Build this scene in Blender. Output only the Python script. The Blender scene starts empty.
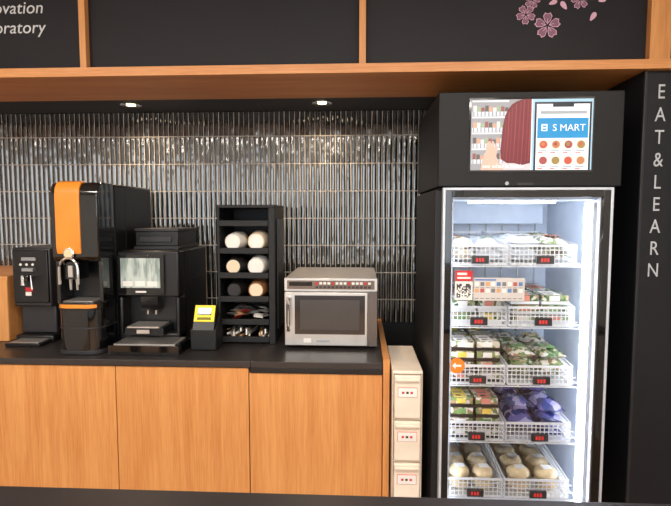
import bpy, math, random
from mathutils import Vector, Matrix, Euler
random.seed(7)
scn=bpy.context.scene
COL=scn.collection
# ------------------------------------------------------------------ materials
def srgb(r,g,b):
    def f(c):
        c/=255.0
        return c/12.92 if c<=0.04045 else ((c+0.055)/1.055)**2.4
    return (f(r),f(g),f(b),1)
MATS={}
def mat(name,rgb,rough=0.5,metal=0.0,emit=0.0,var=0.06,nscale=12.0,bump=0.0,bscale=60.0,coat=0.0,spec=0.5,trans=0.0):
    if name in MATS: return MATS[name]
    m=bpy.data.materials.new(name); m.use_nodes=True
    nt=m.node_tree; N=nt.nodes; L=nt.links; b=N['Principled BSDF']
    c=srgb(*rgb)
    tc=N.new('ShaderNodeTexCoord'); nz=N.new('ShaderNodeTexNoise'); nz.inputs['Scale'].default_value=nscale; nz.inputs['Detail'].default_value=3
    L.new(tc.outputs['Object'],nz.inputs['Vector'])
    rp=N.new('ShaderNodeValToRGB')
    rp.color_ramp.elements[0].position=0.3; rp.color_ramp.elements[1].position=0.7
    rp.color_ramp.elements[0].color=tuple(x*(1-var) for x in c[:3])+(1,)
    rp.color_ramp.elements[1].color=tuple(min(1,x*(1+var)) for x in c[:3])+(1,)
    L.new(nz.outputs['Fac'],rp.inputs['Fac']); L.new(rp.outputs['Color'],b.inputs['Base Color'])
    b.inputs['Roughness'].default_value=rough; b.inputs['Metallic'].default_value=metal
    b.inputs['Specular IOR Level'].default_value=spec
    b.inputs['Coat Weight'].default_value=coat
    if emit>0:
        L.new(rp.outputs['Color'],b.inputs['Emission Color']); b.inputs['Emission Strength'].default_value=emit
    if bump>0:
        n2=N.new('ShaderNodeTexNoise'); n2.inputs['Scale'].default_value=bscale
        L.new(tc.outputs['Object'],n2.inputs['Vector'])
        bp=N.new('ShaderNodeBump'); bp.inputs['Strength'].default_value=bump; bp.inputs['Distance'].default_value=0.01
        L.new(n2.outputs['Fac'],bp.inputs['Height']); L.new(bp.outputs['Normal'],b.inputs['Normal'])
    MATS[name]=m; return m
def wood(name,c1,c2,axis='Z',rough=0.45):
    m=bpy.data.materials.new(name); m.use_nodes=True
    nt=m.node_tree; N=nt.nodes; L=nt.links; b=N['Principled BSDF']
    tc=N.new('ShaderNodeTexCoord'); mp=N.new('ShaderNodeMapping')
    s={'Z':(12,12,0.5),'X':(0.5,12,12),'Y':(12,0.5,12)}[axis]
    mp.inputs['Scale'].default_value=s
    L.new(tc.outputs['Object'],mp.inputs['Vector'])
    n1=N.new('ShaderNodeTexNoise'); n1.inputs['Scale'].default_value=1.6; n1.inputs['Detail'].default_value=6; n1.inputs['Distortion'].default_value=0.7
    n2=N.new('ShaderNodeTexNoise'); n2.inputs['Scale'].default_value=16; n2.inputs['Detail'].default_value=4
    L.new(mp.outputs[0],n1.inputs['Vector']); L.new(mp.outputs[0],n2.inputs['Vector'])
    mx=N.new('ShaderNodeMix'); mx.data_type='FLOAT'; mx.inputs[0].default_value=0.5
    L.new(n1.outputs['Fac'],mx.inputs[2]); L.new(n2.outputs['Fac'],mx.inputs[3])
    rp=N.new('ShaderNodeValToRGB'); rp.color_ramp.elements[0].position=0.36; rp.color_ramp.elements[1].position=0.62
    rp.color_ramp.elements[0].color=srgb(*c1); rp.color_ramp.elements[1].color=srgb(*c2)
    L.new(mx.outputs[0],rp.inputs['Fac']); L.new(rp.outputs['Color'],b.inputs['Base Color'])
    bp=N.new('ShaderNodeBump'); bp.inputs['Strength'].default_value=0.06; bp.inputs['Distance'].default_value=0.005
    L.new(n2.outputs['Fac'],bp.inputs['Height']); L.new(bp.outputs['Normal'],b.inputs['Normal'])
    b.inputs['Roughness'].default_value=rough
    return m
def glassmat(name,tint=(1,1,1,1),rough=0.02,ior=1.35):
    m=bpy.data.materials.new(name); m.use_nodes=True
    nt=m.node_tree; N=nt.nodes; L=nt.links; N.clear()
    o=N.new('ShaderNodeOutputMaterial'); t=N.new('ShaderNodeBsdfTransparent'); t.inputs[0].default_value=tint
    g=N.new('ShaderNodeBsdfGlossy'); g.inputs['Roughness'].default_value=rough
    fr=N.new('ShaderNodeFresnel'); fr.inputs[0].default_value=ior
    mx=N.new('ShaderNodeMixShader'); L.new(fr.outputs[0],mx.inputs[0]); L.new(t.outputs[0],mx.inputs[1]); L.new(g.outputs[0],mx.inputs[2]); L.new(mx.outputs[0],o.inputs[0])
    return m
def foodmat(name,cols,scale=60,rough=0.25):
    m=bpy.data.materials.new(name); m.use_nodes=True
    nt=m.node_tree; N=nt.nodes; L=nt.links; b=N['Principled BSDF']
    tc=N.new('ShaderNodeTexCoord'); v=N.new('ShaderNodeTexVoronoi'); v.inputs['Scale'].default_value=scale
    L.new(tc.outputs['Object'],v.inputs['Vector'])
    rp=N.new('ShaderNodeValToRGB'); rp.color_ramp.interpolation='CONSTANT'
    els=rp.color_ramp.elements
    while len(els)<len(cols): els.new(0.5)
    for i,c in enumerate(cols): els[i].position=i/len(cols)
    for i,c in enumerate(cols): els[i].color=srgb(*c)
    sp=N.new('ShaderNodeSeparateColor'); L.new(v.outputs['Color'],sp.inputs[0]); L.new(sp.outputs[0],rp.inputs['Fac'])
    L.new(rp.outputs['Color'],b.inputs['Base Color']); b.inputs['Roughness'].default_value=rough; b.inputs['Coat Weight'].default_value=0.6
    return m
BLACK=mat('black_satin_plastic',(20,19,21),0.35)
BLACKM=mat('black_matte',(15,15,17),0.6,bump=0.05)
BLACKG=mat('black_gloss',(12,12,14),0.08,coat=0.6)
HEAD=mat('black_powder_coat',(18,17,19),0.55,spec=.35)
DGREY=mat('dark_grey_metal',(48,47,50),0.4,metal=0.3)
DISP=mat('dark_grey_plastic',(44,42,45),0.4)
CHALK=mat('chalkboard_black',(24,21,25),0.6,var=0.12,nscale=3,spec=.35)
COLUMN=mat('column_black_panel',(24,24,28),0.55,spec=.35)
COUNTER=mat('counter_black_laminate',(50,45,44),0.3)
STEEL=mat('brushed_steel',(208,202,196),0.33,metal=0.75,bump=0.02,bscale=200)
SILVER=mat('silver_plastic',(170,172,176),0.35,metal=0.6)
FRAME=mat('anodised_door_frame',(205,210,220),0.4,metal=0.3)
CHROME=mat('chrome',(225,225,225),0.08,metal=1.0)
ORANGE=mat('orange_panel',(240,145,45),0.3,coat=0.3)
WHITE=mat('white_plastic',(235,236,238),0.4)
FWHITE=mat('fridge_interior_white',(212,222,235),0.5)
CREAM=mat('translucent_cream_plastic',(236,222,204),0.35)
CREAM2=mat('cream_plastic_frame',(214,198,180),0.4)
PAPER=mat('paper_white',(238,234,228),0.6)
RED=mat('red_print',(205,40,45),0.5)
BLUE=mat('blue_print',(50,110,190),0.5)
ORSTK=mat('orange_sticker',(245,130,30),0.5)
YELLOW=mat('yellow_plastic',(240,215,30),0.4,emit=0.25)
WOODV=wood('oak_veneer_vertical',(200,130,70),(220,156,92),'Z')
WOODH=wood('oak_veneer_horizontal',(196,126,66),(218,152,92),'X')
FLOORM=wood('oak_floor',(150,110,75),(180,140,100),'Y',0.5)
WALLP=mat('painted_wall_white',(200,196,190),0.8)
CEILP=mat('ceiling_white',(215,212,206),0.8)
SOFF=mat('soffit_black',(24,22,24),0.5)
GLASS=glassmat('clear_glass')
PINK=mat('pink_chalk',(222,175,195),0.9)
PINKF=mat('pale_pink_chalk',(138,100,120),0.9)
CHALKW=mat('white_chalk',(215,215,215),0.9)
LETTER=mat('letter_white',(190,192,196),0.6)
# ------------------------------------------------------------------ mesh builder
class MB:
    def __init__(s): s.v=[]; s.f=[]; s.m=[]; s.ms=[]
    def mi(s,m):
        if m not in s.ms: s.ms.append(m)
        return s.ms.index(m)
    def add(s,vs,fs,m):
        o=len(s.v); k=s.mi(m); s.v+= [tuple(v) for v in vs]
        for f in fs: s.f.append([o+i for i in f]); s.m.append(k)
    def box(s,x0,x1,y0,y1,z0,z1,m,rot=None,piv=None):
        vs=[Vector(p) for p in [(x0,y0,z0),(x1,y0,z0),(x1,y1,z0),(x0,y1,z0),(x0,y0,z1),(x1,y0,z1),(x1,y1,z1),(x0,y1,z1)]]
        if rot:
            c=Vector(piv) if piv else Vector(((x0+x1)/2,(y0+y1)/2,(z0+z1)/2)); R=Euler(rot).to_matrix()
            vs=[R@(v-c)+c for v in vs]
        s.add(vs,[(0,3,2,1),(4,5,6,7),(0,1,5,4),(1,2,6,5),(2,3,7,6),(3,0,4,7)],m); return s
    def lathe(s,c,axis,prof,m,seg=32,a0=0,a1=360):
        ax=Vector(axis).normalized(); t=Vector((0,0,1)) if abs(ax.z)<0.9 else Vector((1,0,0))
        u=ax.cross(t).normalized(); w=ax.cross(u)
        full=(a1-a0)>=359.9; n=seg if full else seg+1
        vs=[];c=Vector(c)
        for r,h in prof:
            for i in range(n):
                a=math.radians(a0+(a1-a0)*i/seg); vs.append(c+ax*h+(u*math.cos(a)+w*math.sin(a))*r)
        fs=[]
        for j in range(len(prof)-1):
            for i in range(seg):
                i2=(i+1)%n
                fs.append((j*n+i,j*n+i2,(j+1)*n+i2,(j+1)*n+i))
        fs.append(tuple(range(n-1,-1,-1))); fs.append(tuple((len(prof)-1)*n+i for i in range(n)))
        s.add(vs,fs,m); return s
    def cyl(s,c,axis,r,h,m,seg=32,r2=None):
        return s.lathe(c,axis,[(r,0),(r if r2 is None else r2,h)],m,seg)
    def prism(s,pts,axis,a,b,m):
        def P(p,t): return {'X':(t,p[0],p[1]),'Y':(p[0],t,p[1]),'Z':(p[0],p[1],t)}[axis]
        n=len(pts); vs=[P(p,a) for p in pts]+[P(p,b) for p in pts]
        fs=[tuple(range(n)),tuple(range(2*n-1,n-1,-1))]+[(i,n+i,n+(i+1)%n,(i+1)%n) for i in range(n)]
        s.add(vs,fs,m); return s
    def tube(s,pts,r,m,seg=10):
        pts=[Vector(p) for p in pts]; n=len(pts); vs=[]
        for i,p in enumerate(pts):
            d=(pts[min(i+1,n-1)]-pts[max(i-1,0)]).normalized()
            t=Vector((0,0,1)) if abs(d.z)<0.9 else Vector((1,0,0))
            u=d.cross(t).normalized(); w=d.cross(u)
            for k in range(seg):
                a=2*math.pi*k/seg; vs.append(p+(u*math.cos(a)+w*math.sin(a))*r)
        fs=[]
        for i in range(n-1):
            for k in range(seg):
                k2=(k+1)%seg; fs.append((i*seg+k,i*seg+k2,(i+1)*seg+k2,(i+1)*seg+k))
        fs.append(tuple(range(seg-1,-1,-1))); fs.append(tuple((n-1)*seg+k for k in range(seg)))
        s.add(vs,fs,m); return s
    def pillow(s,c,w,d,h,m,rot=(0,0,0),n=12,crinkle=0.12):
        R=Euler(rot).to_matrix(); c=Vector(c); vs=[];sd=random.random()*10
        for side in (1,-1):
            for i in range(n+1):
                for j in range(n+1):
                    u=i/n*2-1; v=j/n*2-1
                    hh=(1-abs(u)**2.6)**0.7*(1-abs(v)**2.6)**0.7
                    hh*=1+crinkle*math.sin(7*u+5*v+sd)+crinkle*math.sin(11*v-4*u+sd*2)
                    vs.append(R@Vector((u*w/2*(1-0.05*(1-abs(v))),v*d/2,side*h/2*max(hh,0.02)))+c)
        fs=[];q=(n+1)*(n+1)
        for i in range(n):
            for j in range(n):
                a=i*(n+1)+j; fs.append((a,a+n+1,a+n+2,a+1)); fs.append((q+a,q+a+1,q+a+n+2,q+a+n+1))
        s.add(vs,fs,m); return s
    def ball(s,c,rx,ry,rz,m,n=14,rough=0.0):
        vs=[];fs=[];sd=random.random()*9
        for i in range(n+1):
            th=math.pi*i/n
            for j in range(n*2):
                ph=math.pi*j/n; k=1+rough*math.sin(5*ph+3*th+sd)
                vs.append((c[0]+rx*k*math.sin(th)*math.cos(ph),c[1]+ry*k*math.sin(th)*math.sin(ph),c[2]+rz*math.cos(th)))
        w=n*2
        for i in range(n):
            for j in range(w):
                fs.append((i*w+j,(i+1)*w+j,(i+1)*w+(j+1)%w,i*w+(j+1)%w))
        s.add(vs,fs,m); return s
    def obj(s,name,parent=None,bevel=0.0,seg=2,smooth=True):
        me=bpy.data.meshes.new(name); me.from_pydata(s.v,[],s.f); me.update()
        for m in s.ms: me.materials.append(m)
        me.polygons.foreach_set('material_index',s.m)
        if smooth:
            me.polygons.foreach_set('use_smooth',[True]*len(me.polygons)); me.set_sharp_from_angle(angle=math.radians(35))
        ob=bpy.data.objects.new(name,me); COL.objects.link(ob)
        if bevel>0:
            b=ob.modifiers.new('bevel','BEVEL'); b.width=bevel; b.segments=seg; b.limit_method='ANGLE'; b.angle_limit=math.radians(40)
        if parent:
            ob.parent=parent; ob.matrix_parent_inverse=Matrix.Translation(-parent.location)
        return ob
def empty(name,loc):
    e=bpy.data.objects.new(name,None); e.location=loc; e.empty_display_size=0.05; COL.objects.link(e); return e
def text(body,name,loc,size,m,parent=None,align='CENTER',shear=0,space=1,rx=90,extr=0.0005,line=1.0,sx=1.0):
    c=bpy.data.curves.new(name,'FONT'); c.body=body; c.size=size; c.align_x=align; c.shear=shear; c.space_character=space; c.extrude=extr; c.space_line=line
    c.materials.append(m); o=bpy.data.objects.new(name,c); COL.objects.link(o); o.location=loc; o.rotation_euler=(math.radians(rx),0,0); o.scale=(sx,1,1)
    if parent: o.parent=parent; o.matrix_parent_inverse=Matrix.Translation(-parent.location)
    return o
# ------------------------------------------------------------------ room shell
XL,XR,YB,YF,ZC=-3.0,1.6,2.87,-4.0,2.8
MB().box(XL-.1,XR+.1,YF-.1,YB+.1,-.1,0,FLOORM).obj('floor')
MB().box(XL-.1,XR+.1,YF-.1,YB+.1,ZC,ZC+.1,CEILP).obj('ceiling')
MB().box(XL-.1,XR+.1,YB,YB+.1,0,ZC,BLACKM).obj('wall_back')
MB().box(XL-.1,XL,YF,YB,0,ZC,WALLP).obj('wall_left')
MB().box(XR,XR+.1,YF,YB,0,ZC,WALLP).obj('wall_right')
w=MB()
w.box(XL,XR,YF-.1,YF,0,0.7,WALLP).box(XL,XR,YF-.1,YF,2.55,ZC,WALLP)
w.box(XL,XL+.1,YF-.1,YF,.7,2.55,WALLP).box(XR-.1,XR,YF-.1,YF,.7,2.55,WALLP)
w.obj('wall_front')
w=MB()
for i in range(5):
    x=XL+.1+i*(XR-XL-.2)/4; w.box(x-.03,x+.03,YF-.08,YF-.02,.7,2.55,DGREY)
w.box(XL+.1,XR-.1,YF-.08,YF-.02,.7,.75,DGREY).box(XL+.1,XR-.1,YF-.08,YF-.02,2.5,2.55,DGREY)
w.obj('window_1')
MB().box(XL+.001,XR-.001,2.5,YB-.001,2.087,2.16,SOFF).obj('soffit_panel')  # black soffit above the tile wall, carries the downlights
MB().box(XL+.001,XR-.001,2.07,2.499,2.075,2.112,WOODH).obj('wood_beam',bevel=0.001)
# chalkboard header panels
e=empty('chalkboard',(-0.6,2.2,2.4))
MB().box(XL+.001,XR-.001,2.2,2.24,2.1125,ZC-.001,CHALK).obj('board',e)
text("Innovation","chalk_text_1",(-1.39,2.198,2.384),.074,CHALKW,e,'RIGHT',shear=.15,space=1.02)
text("Laboratory","chalk_text_2",(-1.385,2.198,2.300),.074,CHALKW,e,'RIGHT',shear=.15,space=1.02)
def petalflower(mb,cx,cz,r,rot,y):
    for k in range(5):
        a=rot+k*2*math.pi/5
        for (sc,m,dy) in ((1.0,PINK,0),(0.84,PINKF,-.0006)):
            pts=[]
            shape=[(0.12,0),(0.35,0.22),(0.7,0.34),(0.95,0.2),(0.86,0),(0.95,-0.2),(0.7,-0.34),(0.35,-0.22)]
            for (p,q) in shape:
                p=(p-.52)*sc+.52; q*=sc
                pts.append((cx+r*(p*math.cos(a)-q*math.sin(a)),cz+r*(p*math.sin(a)+q*math.cos(a))))
            mb.add([(p[0],y+dy,p[1]) for p in pts],[tuple(range(8))],m)
        ca,sa=math.cos(a),math.sin(a); n_=(-sa*.0012,ca*.0012)
        p1=(cx+r*.1*ca,cz+r*.1*sa); p2=(cx+r*.5*ca,cz+r*.5*sa)
        mb.add([(p1[0]+n_[0],y-.0012,p1[1]+n_[1]),(p2[0]+n_[0],y-.0012,p2[1]+n_[1]),(p2[0]-n_[0],y-.0012,p2[1]-n_[1]),(p1[0]-n_[0],y-.0012,p1[1]-n_[1])],[(0,1,2,3)],PINK)
fl=MB()
petalflower(fl,.78,2.292,.056,.3,2.198); petalflower(fl,.69,2.338,.042,.9,2.198); petalflower(fl,.715,2.395,.035,.1,2.198)
petalflower(fl,.91,2.392,.038,.5,2.198)
for (px,pz,r,a) in ((.80,2.385,.018,.4),(.845,2.372,.02,2.2),(.965,2.325,.02,1.0),(1.0,2.39,.016,.2),(.86,2.42,.02,1.6)):
    pts=[]
    for k in range(12):
        t=2*math.pi*k/12; u=r*math.cos(t); v=r*.5*math.sin(t)*(1+.4*math.cos(t)); pts.append((px+u*math.cos(a)-v*math.sin(a),2.198,pz+u*math.sin(a)+v*math.cos(a)))
    fl.add(pts,[tuple(range(12))],PINK)
fl.obj('chalk_flowers',e,smooth=False)
t=MB()
for x,h in ((-1.2,.014),(.008,.014),(1.225,.042)):
    t.box(x-h,x+h,2.165,2.1975,2.1125,ZC-.001,WOODV)
t.obj('trim_1',bevel=.001)
# column with lettering
e=empty('lettered_column',(1.35,2.2,0))
MB().box(1.13,1.598,2.1,2.498,.001,2.074,COLUMN).box(1.13,1.142,2.092,2.1,.001,2.074,DGREY).obj('panel',e,bevel=.002)
z=1.996
for ch in "EAT&LEARN":
    text(ch,'letter',(1.199,2.098,z-.03),.080,LETTER,e,sx=.78); z-=.0895
# glossy ribbed tile wall
TW=.029; TH=.155
TILE=bpy.data.materials.new('black_ribbed_glaze_tile'); TILE.use_nodes=True
nt=TILE.node_tree;b=nt.nodes['Principled BSDF']; b.inputs['Base Color'].default_value=srgb(34,39,41); b.inputs['Roughness'].default_value=.09
b.inputs['IOR'].default_value=2.1; b.inputs['Coat Weight'].default_value=.3; b.inputs['Coat Roughness'].default_value=.03
tc=nt.nodes.new('ShaderNodeTexCoord'); mp=nt.nodes.new('ShaderNodeMapping'); mp.inputs['Scale'].default_value=(16,16,8); nz=nt.nodes.new('ShaderNodeTexNoise'); nz.inputs['Scale'].default_value=1.5; nz.inputs['Detail'].default_value=1
bp=nt.nodes.new('ShaderNodeBump'); bp.inputs['Strength'].default_value=.32; bp.inputs['Distance'].default_value=.01
nt.links.new(tc.outputs['Object'],mp.inputs[0]); nt.links.new(mp.outputs[0],nz.inputs['Vector']); nt.links.new(nz.outputs['Fac'],bp.inputs['Height']); nt.links.new(bp.outputs['Normal'],b.inputs['Normal'])
GROUT=mat('tile_grout',(190,180,168),0.8)
tb=MB()
ncol=int((.42+2.4)/TW)
for r in range(8):
    z1=1.946+TH-r*TH; z0=z1-TH+.006
    if r==0: z1=2.0845
    if z0<.887: z0=.887
    if z1<=z0+.01: continue
    for c in range(ncol):
        x0=-2.4+c*TW; x1=x0+TW-.0026
        tl=random.uniform(-.0012,.0012); tz=random.uniform(-.0008,.0008)
        vs=[];n=6
        for k in range(n+1):
            u=k/n; xx=x0+(x1-x0)*u; dep=.0034*(1-(2*u-1)**2)+tl*(u-.5)
            vs.append((xx,2.857-dep-tz,z0)); vs.append((xx,2.857-dep+tz,z1))
        vs+=[(x0,2.862,z0),(x1,2.862,z0),(x1,2.862,z1),(x0,2.862,z1)]
        fs=[(2*k,2*k+2,2*k+3,2*k+1) for k in range(n)]
        q=2*(n+1)
        fs+=[(q,0,1,q+3),(2*n,q+1,q+2,2*n+1),tuple([2*k+1 for k in range(n+1)]+[q+2,q+3]),tuple([2*k for k in range(n,-1,-1)]+[q,q+1])]
        tb.add(vs,fs,TILE)
tb.box(-2.4,.42,2.857,2.8695,.887,2.0845,GROUT)
tb.obj('tile_backsplash')
# recessed downlights
LAMP=mat('lamp_warm',(255,225,180),emit=6,var=0)
for i,x in enumerate((-1.217,-.20)):
    e=empty('recessed_downlight',(x,2.65,2.085))
    MB().lathe((x,2.65,2.0865),(0,0,-1),[(.055,0),(.055,.004),(.042,.004),(.036,.001)],CHROME).obj('trim_ring',e)
    MB().cyl((x,2.65,2.0835),(0,0,-1),.024,.002,LAMP).obj('bulb',e)
    l=bpy.data.lights.new('spot','SPOT'); l.energy=24; l.color=(1,.74,.5); l.spot_size=math.radians(140); l.spot_blend=.8; l.shadow_soft_size=.03
    o=bpy.data.objects.new('lamp',l); COL.objects.link(o); o.location=(x,2.65,2.075); o.parent=e; o.matrix_parent_inverse=Matrix.Translation(-e.location)
# ------------------------------------------------------------------ counter
e=empty('counter_cabinet',(-1.0,2.4,0))
MB().box(-2.99,-.46,2.05,2.852,.858,.885,COUNTER).box(-.46,.098,2.05,2.852,.858,.885,COUNTER).box(-.46,.098,2.052,2.2,.835,.8578,BLACK).obj('countertop',e,bevel=.002)
d=MB()
xs=[-2.8,-2.21,-1.63,-1.05,-.47,.098]
for a,b2 in zip(xs[:-1],xs[1:]):
    d.box(a+.002,b2-.002,2.06,2.08,.1,.853 if b2<0 else .832,WOODV)
d.obj('doors',e,bevel=.001)
MB().box(-2.8,.097,2.081,2.852,.1,.857,BLACKM).box(-2.8,.097,2.12,2.852,.001,.1,BLACKM).obj('carcass',e)
MB().box(.099,.125,2.04,2.852,.001,.905,WOODV).obj('end_panel',e,bevel=.001)
MB().box(-2.6,-1.71,2.33,2.845,.8865,1.205,WOODV).box(-2.6,-1.71,2.325,2.33,.8865,1.19,WOODV).obj('wooden_partition',bevel=.002)
# ------------------------------------------------------------------ water dispenser
e=empty('water_dispenser',(-1.58,2.55,.886))
m=MB(); m.box(-1.69,-1.50,2.36,2.75,1.06,1.345,DISP); m.box(-1.685,-1.505,2.40,2.75,.92,1.062,DISP); m.box(-1.69,-1.50,2.36,2.75,.886,.92,BLACK); m.obj('body',e,bevel=.008)
m=MB(); m.box(-1.682,-1.508,2.35,2.362,1.08,1.335,BLACK)
m.obj('front_panel',e,bevel=.004)
m=MB(); m.box(-1.63,-1.56,2.34,2.35,1.285,1.30,SILVER)
for k in range(3): m.cyl((-1.64+.03*k,2.35,1.265),(0,-1,0),.006,.003,PAPER,16)
m.cyl((-1.605,2.35,1.20),(0,-1,0),.016,.02,BLACKG); m.box(-1.62,-1.565,2.325,2.35,1.235,1.25,SILVER); m.tube([(-1.605,2.35,1.21),(-1.605,2.31,1.21),(-1.605,2.305,1.17)],.009,CHROME); m.tube([(-1.57,2.35,1.215),(-1.57,2.32,1.215),(-1.57,2.318,1.15)],.005,CHROME)
m.box(-1.62,-1.585,2.347,2.352,1.135,1.155,RED); m.box(-1.62,-1.592,2.3465,2.352,1.115,1.133,PAPER)
m.obj('taps',e)
m=MB(); m.box(-1.68,-1.51,2.27,2.398,.8865,.90,BLACK); m.box(-1.665,-1.525,2.28,2.39,.90,.904,STEEL); m.obj('drip_tray',e,bevel=.003)
e.location+=Vector((.016,-.04,0))
# ------------------------------------------------------------------ tall coffee machine
e=empty('coffee_machine',(-1.25,2.45,.886))
m=MB(); m.box(-1.355,-1.147,2.30,2.72,.886,1.645,BLACK); m.obj('body',e,bevel=.012,seg=3)
m=MB()
pts=[(2.30,1.645),(2.20,1.645),(2.175,1.638),(2.16,1.615),(2.155,1.58),(2.155,1.32),(2.17,1.30),(2.20,1.295),(2.30,1.295)]
m.prism(pts,'X',-1.359,-1.147,BLACKG); m.obj('head',e,bevel=.006,seg=3)
m=MB()
pts=[(2.205,1.652),(2.172,1.645),(2.153,1.62),(2.148,1.58),(2.148,1.36),(2.153,1.335),(2.165,1.32),(2.2,1.32)]
m.prism(pts,'X',-1.336,-1.226,ORANGE); m.obj('orange_front',e,bevel=.004,seg=3)
m=MB(); SXC=-1.278
m.cyl((SXC,2.15,1.335),(0,-1,0),.018,.01,mat('beige_button',(225,190,150),.4,emit=.3)); m.lathe((SXC,2.15,1.335),(0,-1,0),[(.024,0),(.024,.006),(.019,.008)],CHROME)
arc=[(SXC+.042*math.cos(a),2.14,1.265+.05*math.sin(a)) for a in [math.pi*k/12 for k in range(13)]]
arc=[(SXC+.042,2.14,1.20)]+arc+[(SXC-.042,2.14,1.20)]
m.tube(arc,.0065,CHROME); m.box(SXC-.035,SXC+.035,2.16,2.24,1.22,1.296,BLACKG)
for dx in (-.015,.015): m.cyl((SXC+dx,2.18,1.22),(0,0,-1),.009,.05,CHROME,16,.006)
m.box(SXC-.01,SXC+.01,2.152,2.16,1.23,1.28,STEEL)
m.obj('spout',e)
def rrect(x0,x1,y0,y1,r):
    pts=[(x1,y1),(x0,y1)]
    for k in range(9):
        a=math.pi+math.pi/2*k/8; pts.append((x0+r+r*math.cos(a),y0+r+r*math.sin(a)))
    for k in range(9):
        a=1.5*math.pi+math.pi/2*k/8; pts.append((x1-r+r*math.cos(a),y0+r+r*math.sin(a)))
    return pts
m=MB()
m.prism(rrect(-1.356,-1.149,2.15,2.302,.06),'Z',.887,1.087,BLACKG)
m.prism(rrect(-1.359,-1.147,2.142,2.302,.062),'Z',.887,.905,DISP)
m.prism(rrect(-1.358,-1.148,2.146,2.302,.061),'Z',1.0,1.006,DISP)
m.prism(rrect(-1.360,-1.147,2.145,2.305,.06),'Z',1.085,1.118,BLACKG)
m.prism(rrect(-1.354,-1.152,2.139,2.30,.062),'Z',1.093,1.110,ORANGE)
m.box(-1.325,-1.19,2.165,2.28,1.118,1.122,STEEL)
m.box(-1.352,-1.155,2.285,2.295,1.115,1.29,BLACK); m.box(-1.359,-1.342,2.18,2.30,1.11,1.30,BLACKG); m.box(-1.165,-1.147,2.18,2.30,1.118,1.30,BLACKG)
m.obj('drip_base',e,bevel=.002)
m=MB()
for k in range(9): m.box(-1.1475,-1.1455,2.5,2.66,1.49+k*.012,1.495+k*.012,DGREY)
for k in range(4): m.box(-1.1475,-1.1455,2.36,2.40,.95+k*.16,.96+k*.16,DGREY)
m.box(-1.1475,-1.146,2.41,2.414,.9,1.63,DGREY)
m.obj('side_vents',e)
e.location+=Vector((.012,-.035,0))
# ------------------------------------------------------------------ touch-screen coffee machine
e=empty('touchscreen_coffee_machine',(-1.0,2.45,.886))
m=MB(); m.box(-1.14,-.85,2.38,2.72,.886,1.335,BLACK); m.box(-1.14,-.85,2.30,2.385,1.12,1.335,BLACK); m.box(-1.14,-1.12,2.30,2.385,.886,1.12,BLACK); m.box(-.87,-.85,2.30,2.385,.886,1.12,BLACK); m.box(-1.14,-.85,2.301,2.385,.886,.95,BLACK)
m.obj('body',e,bevel=.008)
m=MB(); m.box(-1.105,-.885,2.40,2.70,1.334,1.352,DGREY); m.box(-1.10,-.89,2.41,2.68,1.352,1.422,BLACK); m.box(-1.105,-.885,2.405,2.685,1.422,1.436,DISP); m.box(-1.08,-.92,2.4035,2.41,1.37,1.40,DISP); m.obj('bean_hopper',e,bevel=.004)
SCR=bpy.data.materials.new('machine_screen'); SCR.use_nodes=True
nt=SCR.node_tree; b=nt.nodes['Principled BSDF']; tc=nt.nodes.new('ShaderNodeTexCoord'); mp=nt.nodes.new('ShaderNodeMapping'); mp.inputs['Scale'].default_value=(40,1,8); v=nt.nodes.new('ShaderNodeTexNoise'); v.inputs['Scale'].default_value=1.5
rp=nt.nodes.new('ShaderNodeValToRGB'); rp.color_ramp.elements[0].position=.35; rp.color_ramp.elements[1].position=.6; rp.color_ramp.elements[0].color=srgb(120,132,126); rp.color_ramp.elements[1].color=srgb(175,182,174)
nt.links.new(tc.outputs['Object'],mp.inputs[0]); nt.links.new(mp.outputs[0],v.inputs['Vector']); nt.links.new(v.outputs['Fac'],rp.inputs['Fac']); nt.links.new(rp.outputs['Color'],b.inputs['Base Color']); nt.links.new(rp.outputs['Color'],b.inputs['Emission Color']); b.inputs['Emission Strength'].default_value=.4; b.inputs['Roughness'].default_value=.1
m=MB(); m.box(-1.135,-.915,2.285,2.3005,1.13,1.318,BLACKG); m.box(-1.118,-.932,2.282,2.286,1.165,1.303,SCR); m.box(-1.05,-1.0,2.2835,2.286,1.142,1.15,PAPER)
for k in range(3): m.box(-1.108+k*.058,-1.062+k*.058,2.2812,2.2822,1.172,1.196,PAPER)
m.obj('touch_screen',e,bevel=.001)
m=MB(); m.box(-1.04,-.96,2.315,2.38,1.055,1.12,BLACKG)
for dx in (-.02,.02): m.cyl((-1.0+dx,2.345,1.055),(0,0,-1),.008,.025,CHROME,16)
m.box(-1.09,-.91,2.25,2.37,.951,.985,BLACK); m.box(-1.075,-.925,2.24,2.36,.985,.992,STEEL); m.box(-1.03,-.97,2.2385,2.24,.96,.978,STEEL); m.obj('spout_and_cup_stand',e,bevel=.002)
m=MB(); m.box(-1.115,-.80,2.14,2.30,.8865,.93,BLACKG); m.box(-1.095,-.82,2.15,2.29,.93,.934,STEEL)
for k in range(15): m.box(-1.085+k*.0172,-1.080+k*.0172,2.16,2.28,.934,.9355,BLACKM)
m.obj('drip_tray',e,bevel=.003)
m=MB()
for k in range(10): m.box(-.8505,-.848,2.45,2.68,1.18+k*.012,1.185+k*.012,DGREY)
m.obj('side_vents',e)
e.location+=Vector((.010,-.03,0))
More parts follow.
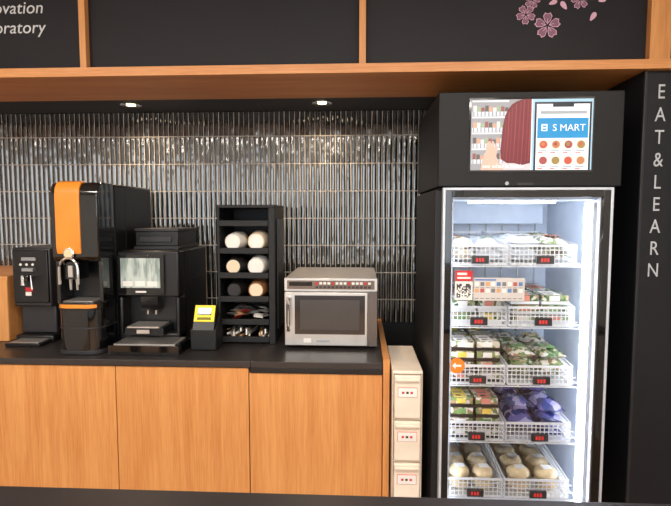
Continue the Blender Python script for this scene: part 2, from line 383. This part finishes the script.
# ------------------------------------------------------------------ card reader
e=empty('payment_terminal',(-.72,2.30,.886))
m=MB(); m.prism([(2.22,.8865),(2.33,.8865),(2.33,.98),(2.31,1.03),(2.22,.98)],'X',-.785,-.665,BLACKM); m.obj('stand',e,bevel=.005)
m=MB(); P=(-.725,2.26,1.02); r=(math.radians(-25),0,0)
m.box(-.775,-.675,2.24,2.27,.965,1.085,BLACK,r,P); m.box(-.772,-.678,2.236,2.241,1.005,1.082,YELLOW,r,P); m.box(-.757,-.693,2.2335,2.237,1.035,1.07,BLACKG,r,P); m.box(-.757,-.693,2.2335,2.237,1.013,1.025,mat('olive_sticker',(120,110,20),.5),r,P)
m.obj('reader',e,bevel=.002)
e.location+=Vector((.014,-.012,0))
# ------------------------------------------------------------------ cup rack
e=empty('cup_dispenser_rack',(-.55,2.55,.886)); RK=Vector((.014,-.045,0))
m=MB(); m.box(-.69,-.678,2.38,2.66,.8865,1.535,BLACKM); m.box(-.445,-.415,2.38,2.66,.8865,1.535,BLACKM); m.box(-.678,-.445,2.645,2.66,.8865,1.535,BLACKM); m.box(-.69,-.415,2.38,2.66,1.535,1.55,BLACKM)
SH=[.90,.985,1.095,1.208,1.325,1.455]
for k,zz in enumerate(SH):
    m.box(-.678,-.445,2.38,2.645,zz-.006,zz,BLACKM); m.box(-.678,-.445,2.375,2.385,zz-.006,zz+.022,BLACKM)
m.box(-.413,-.405,2.42,2.6,.95,1.48,BLACK)
m.obj('frame',e,bevel=.002)
e.location+=RK
def cup(mb,x,zc,r,y0,body,end,rim,n=3):
    x+=RK.x; y0+=RK.y
    for k in range(n):
        mb.lathe((x,y0+k*.02,zc),(0,1,0),[(r*.74,.004),(r*.78,0),(r*.82,.004),(r*.98,.09),(r,.092),(r,.098),(r*.95,.098)],body if k else rim,28)
    mb.lathe((x,y0-.0005,zc),(0,1,0),[(r*.68,0),(r*.68,.003)],end,28)
CUPW=mat('paper_cup_white',(240,234,226),.6); CUPB=mat('paper_cup_brown',(150,100,62),.6); CUPK=mat('paper_cup_black',(35,32,32),.5); CUPC=mat('paper_cup_cream',(232,212,182),.6)
def cupset(items):
    mb=MB()
    for it in items: cup(mb,*it)
    return mb.obj('paper_cups')
cupset([(-.617,1.375,.047,2.388,CUPC,CUPW,CUPW),(-.505,1.377,.050,2.386,CUPB,CUPW,CUPC)])
cupset([(-.617,1.257,.047,2.39,CUPK,CUPC,CUPK),(-.507,1.259,.049,2.386,CUPK,CUPW,CUPW)])
cupset([(-.617,1.141,.043,2.40,CUPK,CUPK,CUPK),(-.508,1.145,.047,2.386,CUPB,CUPC,CUPB)])
m=MB(); SACH=[mat('sachet_red',(180,50,50),.4),mat('sachet_white',(225,220,212),.4),mat('sachet_tan',(190,150,110),.4),mat('sachet_grey',(120,118,120),.4)]
for k in range(30):
    x=random.uniform(-.645,-.475)+RK.x; m.pillow((x,random.uniform(2.41,2.6)+RK.y,1.005+random.uniform(0,.035)),.045,.06,.012,random.choice(SACH),(random.uniform(-.5,.2),random.uniform(-.3,.3),random.uniform(-1,1)),5)
m.obj('condiment_sachets')
m=MB()
for k in range(26):
    x=-.662+random.uniform(0,.2)+RK.x; m.box(x,x+.007,2.40+RK.y,2.58+RK.y,.905+random.uniform(0,.04),.91+random.uniform(.0,.04),random.choice([CUPW,CUPC,SACH[2],SACH[3]]),(random.uniform(-.12,.12),0,random.uniform(-.2,.2)))
m.obj('coffee_stirrers')
# ------------------------------------------------------------------ microwave
e=empty('microwave_oven',(-.135,2.5,.886))
m=MB(); m.box(-.348,.078,2.325,2.80,.898,1.213,STEEL)
for x in (-.32,.05):
    for y in (2.36,2.76): m.cyl((x,y,.886),(0,0,1),.016,.013,BLACKM,20)
m.obj('housing',e,bevel=.006)
m=MB(); m.box(-.348,.078,2.305,2.326,1.155,1.213,STEEL); m.box(-.335,.065,2.3015,2.306,1.163,1.203,mat('control_strip_taupe',(118,100,88),.35))
m.box(-.325,-.22,2.300,2.302,1.178,1.197,BLACKG)
for k in range(14): m.box(-.205+k*.0185,-.192+k*.0185,2.299,2.302,1.185,1.196,PAPER if k%4 else RED)
for k in range(14): m.box(-.205+k*.0185,-.192+k*.0185,2.299,2.302,1.168,1.178,mat('button_dark',(60,50,48),.4))
m.obj('control_panel',e,bevel=.001)
m=MB()
m.box(-.348,.035,2.300,2.326,.90,1.150,STEEL); m.obj('door',e,bevel=.004)
m=MB(); m.box(-.30,.022,2.2965,2.301,.955,1.135,mat('microwave_window',(52,46,45),.12,coat=.5)); m.box(-.275,-.002,2.295,2.2968,.975,1.115,mat('window_mesh',(72,65,62),.3))
m.box(.038,.078,2.302,2.326,.90,1.150,mat('microwave_side_pillar',(110,100,94),.3,metal=.5)); m.box(-.26,-.225,2.2985,2.3005,.915,.935,PAPER); m.box(-.2,-.14,2.2988,2.3005,.918,.928,SILVER)
m.obj('window',e,bevel=.001)
m=MB(); m.tube([(-.326,2.30,.97),(-.326,2.268,.98),(-.326,2.262,1.0),(-.326,2.262,1.10),(-.326,2.268,1.12),(-.326,2.30,1.13)],.008,CHROME); m.obj('handle',e)
m=MB()
for k in range(12): m.box(.0785,.080,2.5+k*.02,2.51+k*.02,.95,1.10,BLACKM)
m.obj('side_vents',e)
e.location+=Vector((.002,-.04,0))
# ------------------------------------------------------------------ storage drawers
e=empty('plastic_storage_drawers',(.19,2.2,0))
m=MB(); X0,X1,Y0,Y1=.133,.255,1.985,2.38
m.box(X0,X0+.006,Y0,Y1,.05,.865,CREAM2); m.box(X1-.006,X1,Y0,Y1,.05,.865,CREAM2); m.box(X0,X1,Y1-.006,Y1,.05,.865,CREAM2); m.box(X0,X1,Y0,Y1,.862,.875,CREAM)
for zz in (.050,.312,.494,.671): m.box(X0,X1,Y0,Y1,zz,zz+.007,CREAM2)
for x in (X0+.02,X1-.02):
    for y in (Y0+.03,Y1-.03): m.cyl((x-.008,y,.024),(1,0,0),.023,.016,BLACKM,20)
    for y in (Y0+.03,Y1-.03): m.box(x-.012,x+.012,y-.012,y+.012,.035,.05,BLACKM)
m.obj('frame',e,bevel=.003)
for k,(a,b2) in enumerate(((.681,.858),(.504,.668),(.322,.491),(.062,.309))):
    m=MB(); m.box(X0+.008,X1-.008,Y0-.008,Y1-.01,a,b2,CREAM); m.box(X0+.012,X1-.012,Y0-.022,Y0-.007,b2-.022,b2-.008,CREAM); m.obj('drawer_%d'%(k+1),e,bevel=.004)
    zc=(a+b2)/2+.02
    m=MB(); m.box(X0+.022,X1-.022,Y0-.0105,Y0-.0075,zc-.020,zc+.020,RED); m.box(X0+.0235,X1-.0235,Y0-.012,Y0-.010,zc-.0185,zc+.0185,PAPER)
    for q in range(3): m.box(X0+.038+q*.017,X0+.048+q*.017,Y0-.0125,Y0-.0115,zc-.005,zc+.004,MATS['red_print'] if q!=1 else DGREY)
    m.obj('label_%d'%(k+1),e)
# ------------------------------------------------------------------ refrigerator
e=empty('glass_door_refrigerator',(.63,2.25,0))
FX0,FX1,FY0,FY1=.292,.975,1.98,2.62
m=MB()
m.box(FX0,FX0+.03,FY0,FY1,.02,1.60,BLACKM); m.box(FX1-.03,FX1,FY0,FY1,.02,1.60,BLACKM); m.box(FX0+.03,FX1-.03,FY1-.04,FY1,.02,1.60,BLACKM)
m.box(FX0+.03,FX1-.03,FY0,FY1-.04,.02,.15,BLACKM); m.box(FX0+.03,FX1-.03,FY0,FY1-.04,1.575,1.60,BLACKM)
m.box(FX0+.006,FX1+.012,1.955,FY1,1.610,1.966,HEAD); m.box(FX0+.02,FX1-.02,FY0,FY1,1.60,1.610,BLACKM)
for x in (FX0+.06,FX1-.06):
    for y in (FY0+.06,FY1-.06): m.cyl((x,y,.0),(0,0,1),.02,.02,BLACKM,20)
m.obj('cabinet',e,bevel=.004)
IX0,IX1=FX0+.045,FX1-.045
m=MB(); m.box(FX0+.0301,IX0,FY0+.02,FY1-.045,.151,1.574,FWHITE); m.box(IX1,FX1-.0301,FY0+.02,FY1-.045,.151,1.574,FWHITE); m.box(IX0,IX1,2.54,2.575,.151,1.574,FWHITE); m.box(IX0,IX1,FY0+.02,2.54,1.56,1.574,FWHITE); m.box(IX0,IX1,FY0+.02,2.54,.151,.17,FWHITE)
for x in (.40,.47,.55,.63,.71,.79,.87): m.box(x-.004,x+.004,2.535,2.54,.17,1.56,SILVER)
m.box(IX0+.05,IX1-.05,2.46,2.54,1.46,1.56,FWHITE)
m.obj('liner',e,bevel=.002)
LED=mat('led_strip',(232,240,255),emit=17,var=0)
m=MB(); m.box(IX0+.001,IX0+.014,FY0+.03,FY0+.045,.2,1.55,LED); m.box(IX1-.044,IX1-.022,FY0+.035,FY0+.05,.2,1.55,LED); m.box(IX1-.020,IX1-.003,FY0+.03,FY0+.05,.2,1.55,WHITE); m.box(.45,.80,2.10,2.12,1.55,1.559,LED)
m.obj('led_lights',e)
SZ=[.333,.575,.813,1.055,1.305]
m=MB()
for zz in SZ:
    for k in range(9): m.box(IX0+.003,IX1-.003,2.03+k*.06,2.034+k*.06,zz-.012,zz-.008,WHITE)
    for k in range(12): x=IX0+.01+k*.05; m.box(x,x+.003,2.03,2.53,zz-.008,zz-.005,WHITE)
m.obj('wire_shelves',e)
m=MB()
DX0,DX1=.318,.957
def frame(m,x0,x1,z0,z1,t,y0,y1,mt):
    m.box(x0,x0+t,y0,y1,z0,z1,mt); m.box(x1-t,x1,y0,y1,z0,z1,mt); m.box(x0+t,x1-t,y0,y1,z0,z0+t,mt); m.box(x0+t,x1-t,y0,y1,z1-t,z1,mt)
frame(m,DX0,DX1,.16,1.606,.010,1.945,1.978,FRAME)
frame(m,DX0+.0101,DX1-.0101,.1701,1.5959,.026,1.948,1.976,BLACKG)
m.box(.915,.9208,1.948,1.976,.197,1.563,BLACKG)
m.box(.357,.361,1.955,1.976,.197,1.569,FRAME); m.box(.911,.9149,1.955,1.976,.197,1.569,FRAME)
m.obj('door_frame',e,bevel=.0015)
MB().box(.354,.915,1.962,1.967,.196,1.57,GLASS).obj('door_glass',e)
MB().box(FX0+.02,FX1-.02,1.96,1.98,.03,.15,DGREY).obj('kick_grille',e)
# stickers on glass
m=MB(); YS=1.9615
m.box(.372,.440,YS-.0006,YS,1.245,1.285,RED); m.box(.380,.418,YS-.001,YS-.0005,1.268,1.277,PAPER); m.box(.380,.432,YS-.001,YS-.0005,1.253,1.260,PAPER); m.box(.372,.440,YS-.0006,YS,1.170,1.243,PAPER)
QR=mat('qr_print_grey',(70,68,70),.6)
for i in range(11):
    for j in range(11):
        cor=(i<3 and j<3) or (i>7 and j>7) or (i<3 and j>7)
        if (random.random()<.45 and not cor) or (cor and not (i%9 in(1,) and j%9 in (1,))): m.box(.3785+i*.005,.3835+i*.005,YS-.0012,YS-.0005,1.179+j*.005,1.184+j*.005,QR)
m.box(.444,.640,YS-.0006,YS,1.168,1.258,mat('sticker_strip',(205,198,194),.5))
MUT=[mat('muted_blue',(90,130,180),.5),mat('muted_red',(190,90,80),.5),mat('muted_orange',(215,160,110),.5),mat('muted_grey',(120,118,120),.5)]
for i in range(9):
    for j in range(2): m.box(.449+i*.021,.464+i*.021,YS-.0012,YS-.0005,1.226-j*.026,1.241-j*.026,MUT[(i*3+j*2)%4] if (i+j)%3 else PAPER)
    m.box(.449+i*.021,.464+i*.021,YS-.0012,YS-.0005,1.218,1.220,MUT[3]); m.box(.449+i*.021,.464+i*.021,YS-.0012,YS-.0005,1.175,1.178,MUT[3])
m.box(.449,.53,YS-.0012,YS-.0005,1.247,1.252,BLUE)
m.cyl((.385,YS,.907),(0,-1,0),.031,.001,ORSTK,40)
m.box(.375,.402,YS-.002,YS-.001,.903,.911,PAPER); m.add([(.366,YS-.0018,.907),(.380,YS-.0018,.893),(.380,YS-.0018,.921)],[(0,1,2)],PAPER)
m.obj('door_stickers',e,smooth=False)
# header display
sx=lambda px:.420+(px-470)*.00368
sz=lambda py:1.936-(py-99)*.00372
def em(name,c,s=.5): return mat('screen_'+name,c,.4,emit=s,var=.04)
Yd=1.953
m=MB(); m.box(sx(468),sx(594),Yd,1.956,sz(172),sz(97),BLACKG)
def R(a,b2,c,d,mt,l=1): m.box(sx(a),sx(b2),Yd-.0006*l,Yd-.0006*l+.0006,sz(d),sz(c),mt)
HAIR=em('hair_red',(108,34,42),.35) 
R(470,592.5,99,170,em('white',(225,229,233)),1)
R(470,531,99,170,em('grey_store',(140,140,146)),2)
foods=[em('f1',(205,200,196)),em('f2',(130,80,70)),em('f3',(185,145,120)),em('f4',(140,155,130)),em('f5',(90,80,80))]
for r0 in range(4):
    R(471,508,100+r0*16,101.5+r0*16,em('shelf',(215,220,226)),3)
    for c0 in range(9): R(472+c0*4,475.4+c0*4,105+r0*16+(c0%3),115+r0*16,foods[(r0*2+c0*3)%5],3)
    R(471,508,111+r0*16,115.5+r0*16,em('basket_front',(190,194,202)),4)
    for c0 in range(9): R(472+c0*3.8,472.9+c0*3.8,111+r0*16,115.5+r0*16,em('basket_gap',(130,130,138)),5)
# head-and-shoulders of a long-haired shopper seen from behind
pts=[(500,170),(502,163),(507,160),(530.5,160),(530.5,170)]
m.prism([(sx(a),sz(b2)) for a,b2 in pts],'Y',Yd-.0042,Yd-.0038,em('shirt',(190,184,188)))
pts=[(501,159),(500,150),(501,138),(502,126),(504,116),(507,109),(511,104),(516,101),(522,99),(530.5,99),(530.5,163),(522,165),(514,163),(507,163)]
m.prism([(sx(a),sz(b2)) for a,b2 in pts],'Y',Yd-.0048,Yd-.0042,HAIR)
for k,(a0_,w_,t0,t1) in enumerate(((503,.7,157,120),(506,.5,160,112),(509,.9,161,107),(513,.5,161,104),(517,1.1,162,102),(521,.5,163,100),(525,.8,161,100),(528,.5,161,100))):
    m.prism([(sx(a0_),sz(t0)),(sx(a0_+w_),sz(t0)),(sx(a0_+w_*.8+1.5),sz((t0+t1)/2)),(sx(a0_+w_+2.2),sz(t1)),(sx(a0_+1.8),sz(t1)),(sx(a0_+1.0),sz((t0+t1)/2))],'Y',Yd-.0052,Yd-.0048,em('hair_light' if k%2 else 'hair_mid',(150,62,64) if k%2 else (126,46,52),.35))
pts=[(480,170),(482,160),(485,152),(486,144),(488,141),(490,141),(490.5,146),(491.5,141),(493.5,141),(494,147),(496,144),(497.5,147),(496,156),(499,163),(503,166),(504,170)]
m.prism([(sx(a),sz(b2)) for a,b2 in pts],'Y',Yd-.0048,Yd-.0042,em('skin',(200,162,146)))
R(532,592.5,99,170,em('pale',(150,185,205)),3)
R(534,591,102,170,em('phone_edge',(30,35,45)),4); R(536,589,104,170,em('white',(225,229,233)),5)
R(552,573,104,107,em('phone_edge',(30,35,45)),6)
R(540,586,111,114,em('grey',(150,155,160)),6)
R(537,588,118,138,em('cyan',(25,130,185)),6)
R(541,547,124,131,em('white',(225,229,233)),7); R(542.2,545.8,125.5,127,em('cyan',(25,130,185)),8); R(542.2,545.8,128.5,130,em('cyan',(25,130,185)),8)
fc=[em('a',(180,80,62)),em('b',(175,115,75)),em('c',(150,70,72)),em('d',(140,120,66))]
for k in range(4):
    for r0 in range(2):
        y0_=140+r0*16
        R(538+k*12.6,549+k*12.6,y0_,y0_+9,em('card',(205,200,192)),6)
        m.cyl((sx(543.5+k*12.6),Yd-.0038,sz(y0_+4.5)),(0,-1,0),.0145,.0006,fc[(k+r0*2)%4],20)
        m.cyl((sx(543+k*12.6),Yd-.0042,sz(y0_+4)),(0,-1,0),.007,.0006,fc[(k+r0+1)%4],14)
        R(538+k*12.6,547+k*12.6,y0_+10.2,y0_+11.2,em('grey',(150,155,160)),6); R(538+k*12.6,543+k*12.6,y0_+12,y0_+13,em('price',(200,90,80)),6)
m.obj('display',e,smooth=False)
text("S MART",'display_title',(sx(568.5),Yd-.006,sz(131)),.036,em('white',(225,229,233)),e,extr=.0002)
text("see what is inside",'display_caption',(sx(503),Yd-.007,sz(168)),.022,em('white',(225,229,233)),e,extr=.0002)
m=MB(); m.cyl((.56,1.955,1.622),(0,-1,0),.007,.003,SILVER,20); m.box(.60,.66,1.9535,1.955,1.615,1.625,DGREY); m.obj('lock',e)
# baskets
DIG=mat('red_digit',(200,40,35),emit=.5)
def basket(x0,x1,zb):
    b_=MB(); y0,y1=2.03,2.47; hf,hb=.078,.118
    b_.box(x0,x1,y0,y1,zb-.004,zb,WHITE)
    def wallx(yy,h):
        n=int((x1-x0)/.017)
        for k in range(n+1):
            p=x0+(x1-x0)*k/n; b_.box(p-.0016,p+.0016,yy-.0015,yy+.0015,zb,zb+h,WHITE)
        for k in range(5):
            zz=zb+.004+(h-.008)*k/4; t=.0016 if k<4 else .005
            b_.box(x0,x1,yy-.002,yy+.002,zz-t,zz+t,WHITE)
    wallx(y0,hf); wallx(y1,hb)
    for xx in (x0,x1):
        n=26
        for k in range(n+1):
            t=k/n; p=y0+(y1-y0)*t; b_.box(xx-.0015,xx+.0015,p-.0016,p+.0016,zb,zb+hf+(hb-hf)*t,WHITE)
        for k in range(5):
            f0=zb+.004+(hf-.008)*k/4; f1=zb+.004+(hb-.008)*k/4; t=.0016 if k<4 else .005
            b_.prism([(y0,f0-t),(y1,f1-t),(y1,f1+t),(y0,f0+t)],'X',xx-.002,xx+.002,WHITE)
    o=b_.obj('wire_basket',smooth=False)
    xc=(x0+x1)/2+(.005)
    t=MB(); t.box(xc-.034,xc+.034,y0-.012,y0-.003,zb+.002,zb+.034,DISP)
    t.obj('price_display',o,bevel=.002)
    t=MB()
    for k in range(3): t.box(xc-.018+k*.012,xc-.010+k*.012,y0-.0128,y0-.012,zb+.010,zb+.025,DIG)
    t.obj('price_digits',o)
BX=[(.362,.592),(.604,.862)]
for zz in SZ:
    for a,b2 in BX: basket(a,b2,zz)
# ---- food
NOOD=foodmat('noodle_pack',[(225,215,195),(235,232,225),(215,200,165),(240,240,240)],50)
SALAD=foodmat('salad_pack',[(90,120,70),(140,155,110),(215,218,205),(70,95,60),(190,170,140)],70)
SAND=foodmat('sandwich_pack',[(235,230,218),(140,155,100),(215,205,185),(110,95,80)],50)
BENTO=foodmat('bento_pack',[(220,212,195),(175,135,105),(125,145,85),(230,225,215),(110,130,80)],60)
BAG=foodmat('snack_bag_blue',[(60,70,140),(110,105,170),(45,48,95),(170,165,205),(80,85,130)],30)
FILM=glassmat('clear_plastic_film',(.97,.98,.99,1),.12,1.35)
BREAD=mat('bread_crust',(240,208,160),.45,var=.25,nscale=25,coat=.4)
WRAPW=mat('white_film_pack',(225,228,232),.3,coat=.5)
LABC=[PAPER,PAPER,mat('label_green',(120,160,90),.5),mat('label_yellow',(235,205,90),.5),mat('label_salmon',(225,140,120),.5)]
def trays(name,x0,x1,zb,fm,nx,ny,layers,h,tray=BLACK,lab=True):
    m=MB(); w=(x1-x0-.02)/nx; dp=.40/ny
    for i in range(nx):
        for j in range(ny):
            for l in range(layers):
                ax=x0+.01+i*w; ay=2.045+j*dp; az=zb+.003+l*(h+.001); jx=random.uniform(-.003,.003)
                m.box(ax+.004+jx,ax+w-.004+jx,ay,ay+dp-.008,az,az+h*.3,tray)
                m.box(ax+.007+jx,ax+w-.007+jx,ay+.003,ay+dp-.011,az+h*.3,az+h*.92,fm)
                if lab:
                    lc=random.choice(LABC)
                    m.box(ax+w*.2+jx,ax+w*.7+jx,ay+.01,ay+.11,az+h*.92,az+h*.95,lc)
                    m.box(ax+w*.3+jx,ax+w*.5+jx,ay+.02,ay+.035,az+h*.95,az+h*.97,BLACK); m.box(ax+w*.25+jx,ax+w*.6+jx,ay+.06,ay+.07,az+h*.95,az+h*.97,MUT[3])
                    m.box(ax+w*.3+jx,ax+w*.65+jx,ay+.001,ay+.004,az+h*.35,az+h*.85,lc)
    return m.obj(name,bevel=.002)
def bags(name,x0,x1,zb,fm,nx,ny,layers,h=.05,tilt=.15,lab=False):
    m=MB(); w=(x1-x0-.02)/nx; dp=.40/ny
    for l in range(layers):
        for i in range(nx):
            for j in range(ny):
                c=(x0+.01+w*(i+.5),2.05+dp*(j+.5),zb+.004+h*.52+l*h*.8)
                ro=(random.uniform(-tilt,tilt)*.6,random.uniform(-tilt,tilt)*.4,random.uniform(-.12,.12))
                m.pillow(c,w*.92,dp*.92,h,random.choice(fm) if isinstance(fm,list) else fm,ro)
                if lab:
                    m.box(c[0]-w*.22,c[0]+w*.22,c[1]-dp*.25,c[1]+dp*.05,c[2]+h*.52,c[2]+h*.53,random.choice(LABC),ro,c)
                    m.box(c[0]-w*.15,c[0]+w*.1,c[1]-dp*.18,c[1]-dp*.10,c[2]+h*.535,c[2]+h*.54,MUT[3],ro,c)
    return m.obj(name)
L_,R_=BX
bags('noodle_packs',*L_,SZ[4],[NOOD,WRAPW],2,2,2,.055,.1,True); bags('noodle_packs',*R_,SZ[4],[NOOD,SAND,WRAPW],2,2,2,.06,.1,True)
trays('salad_packs',*L_,SZ[3],SALAD,2,2,2,.05,WHITE); trays('salad_packs',*R_,SZ[3],SALAD,2,2,3,.04,WRAPW)
trays('sandwich_packs',*L_,SZ[2],SAND,2,2,4,.042,BLACK); bags('vegetable_packs',*R_,SZ[2],[SALAD,BENTO,SAND],2,2,3,.05,.3,True)
trays('bento_packs',*L_,SZ[1],BENTO,2,2,4,.042,BLACK); bags('snack_bags',*R_,SZ[1],BAG,2,2,3,.055,.5)
for (a,b2) in (L_,R_):
    m=MB()
    w=(b2-a-.03)/2
    for i in range(2):
        for j in range(4):
            for l in range(2):
                cx=a+.015+w*(i+.5); cy=2.09+j*.10; cz=SZ[0]+.035+l*.042
                m.ball((cx,cy,cz),w*.42,.046,.03,BREAD,12,.04)
                if l==1: m.box(cx-.02,cx+.02,cy-.025,cy+.0,cz+.0305,cz+.032,PAPER,(.15,0,.1))
    for i in range(2):
        cx=a+.015+w*(i+.5)
        m.pillow((cx,2.245,SZ[0]+.06),w*.94,.40,.11,FILM,(0,0,0),14,.05)
    m.obj('bread_rolls')
# ------------------------------------------------------------------ foreground table
e=empty('dining_table',(-.1,.8,0))
MB().box(-1.6,1.4,.45,1.10,.835,.862,mat('table_dark_laminate',(40,35,36),.45)).obj('tabletop',e,bevel=.003)
m=MB()
for x in (-1.5,1.3):
    for y in (.52,1.0): m.box(x-.025,x+.025,y-.025,y+.025,.001,.835,BLACKM)
m.obj('legs',e,bevel=.002)
# ------------------------------------------------------------------ lights
for (x,y) in ((-1.9,.2),(-.4,.2),(1.0,.2),(-1.9,-2),(-.4,-2),(1.0,-2)):  # unseen ceiling panels with housings, added to give overall and front light
    e=empty('added_ceiling_fill',(x,y,ZC))
    MB().box(x-.5,x+.5,y-.1,y+.1,ZC-.03,ZC-.001,WHITE).obj('housing',e,bevel=.003)
    l=bpy.data.lights.new('ceiling_fill_area','AREA'); l.shape='RECTANGLE'; l.size=1.0; l.size_y=.2; l.energy=32; l.color=(1,.95,.87)
    o=bpy.data.objects.new('lamp',l); COL.objects.link(o); o.location=(x,y,ZC-.035); o.parent=e; o.matrix_parent_inverse=Matrix.Translation(-e.location)
W=bpy.data.worlds.new('world'); scn.world=W; W.use_nodes=True
bg=W.node_tree.nodes['Background']; bg.inputs[0].default_value=(.88,.94,1,1); bg.inputs[1].default_value=4.2
# ------------------------------------------------------------------ camera
cam=bpy.data.cameras.new('camera'); co=bpy.data.objects.new('camera',cam); COL.objects.link(co); scn.camera=co
cam.sensor_width=36; cam.lens=500/671*36; cam.clip_start=.02
co.location=(0,0,1.5); co.rotation_euler=(math.radians(90-4.3),0,math.radians(2.8))
scn.view_settings.view_transform='Standard'
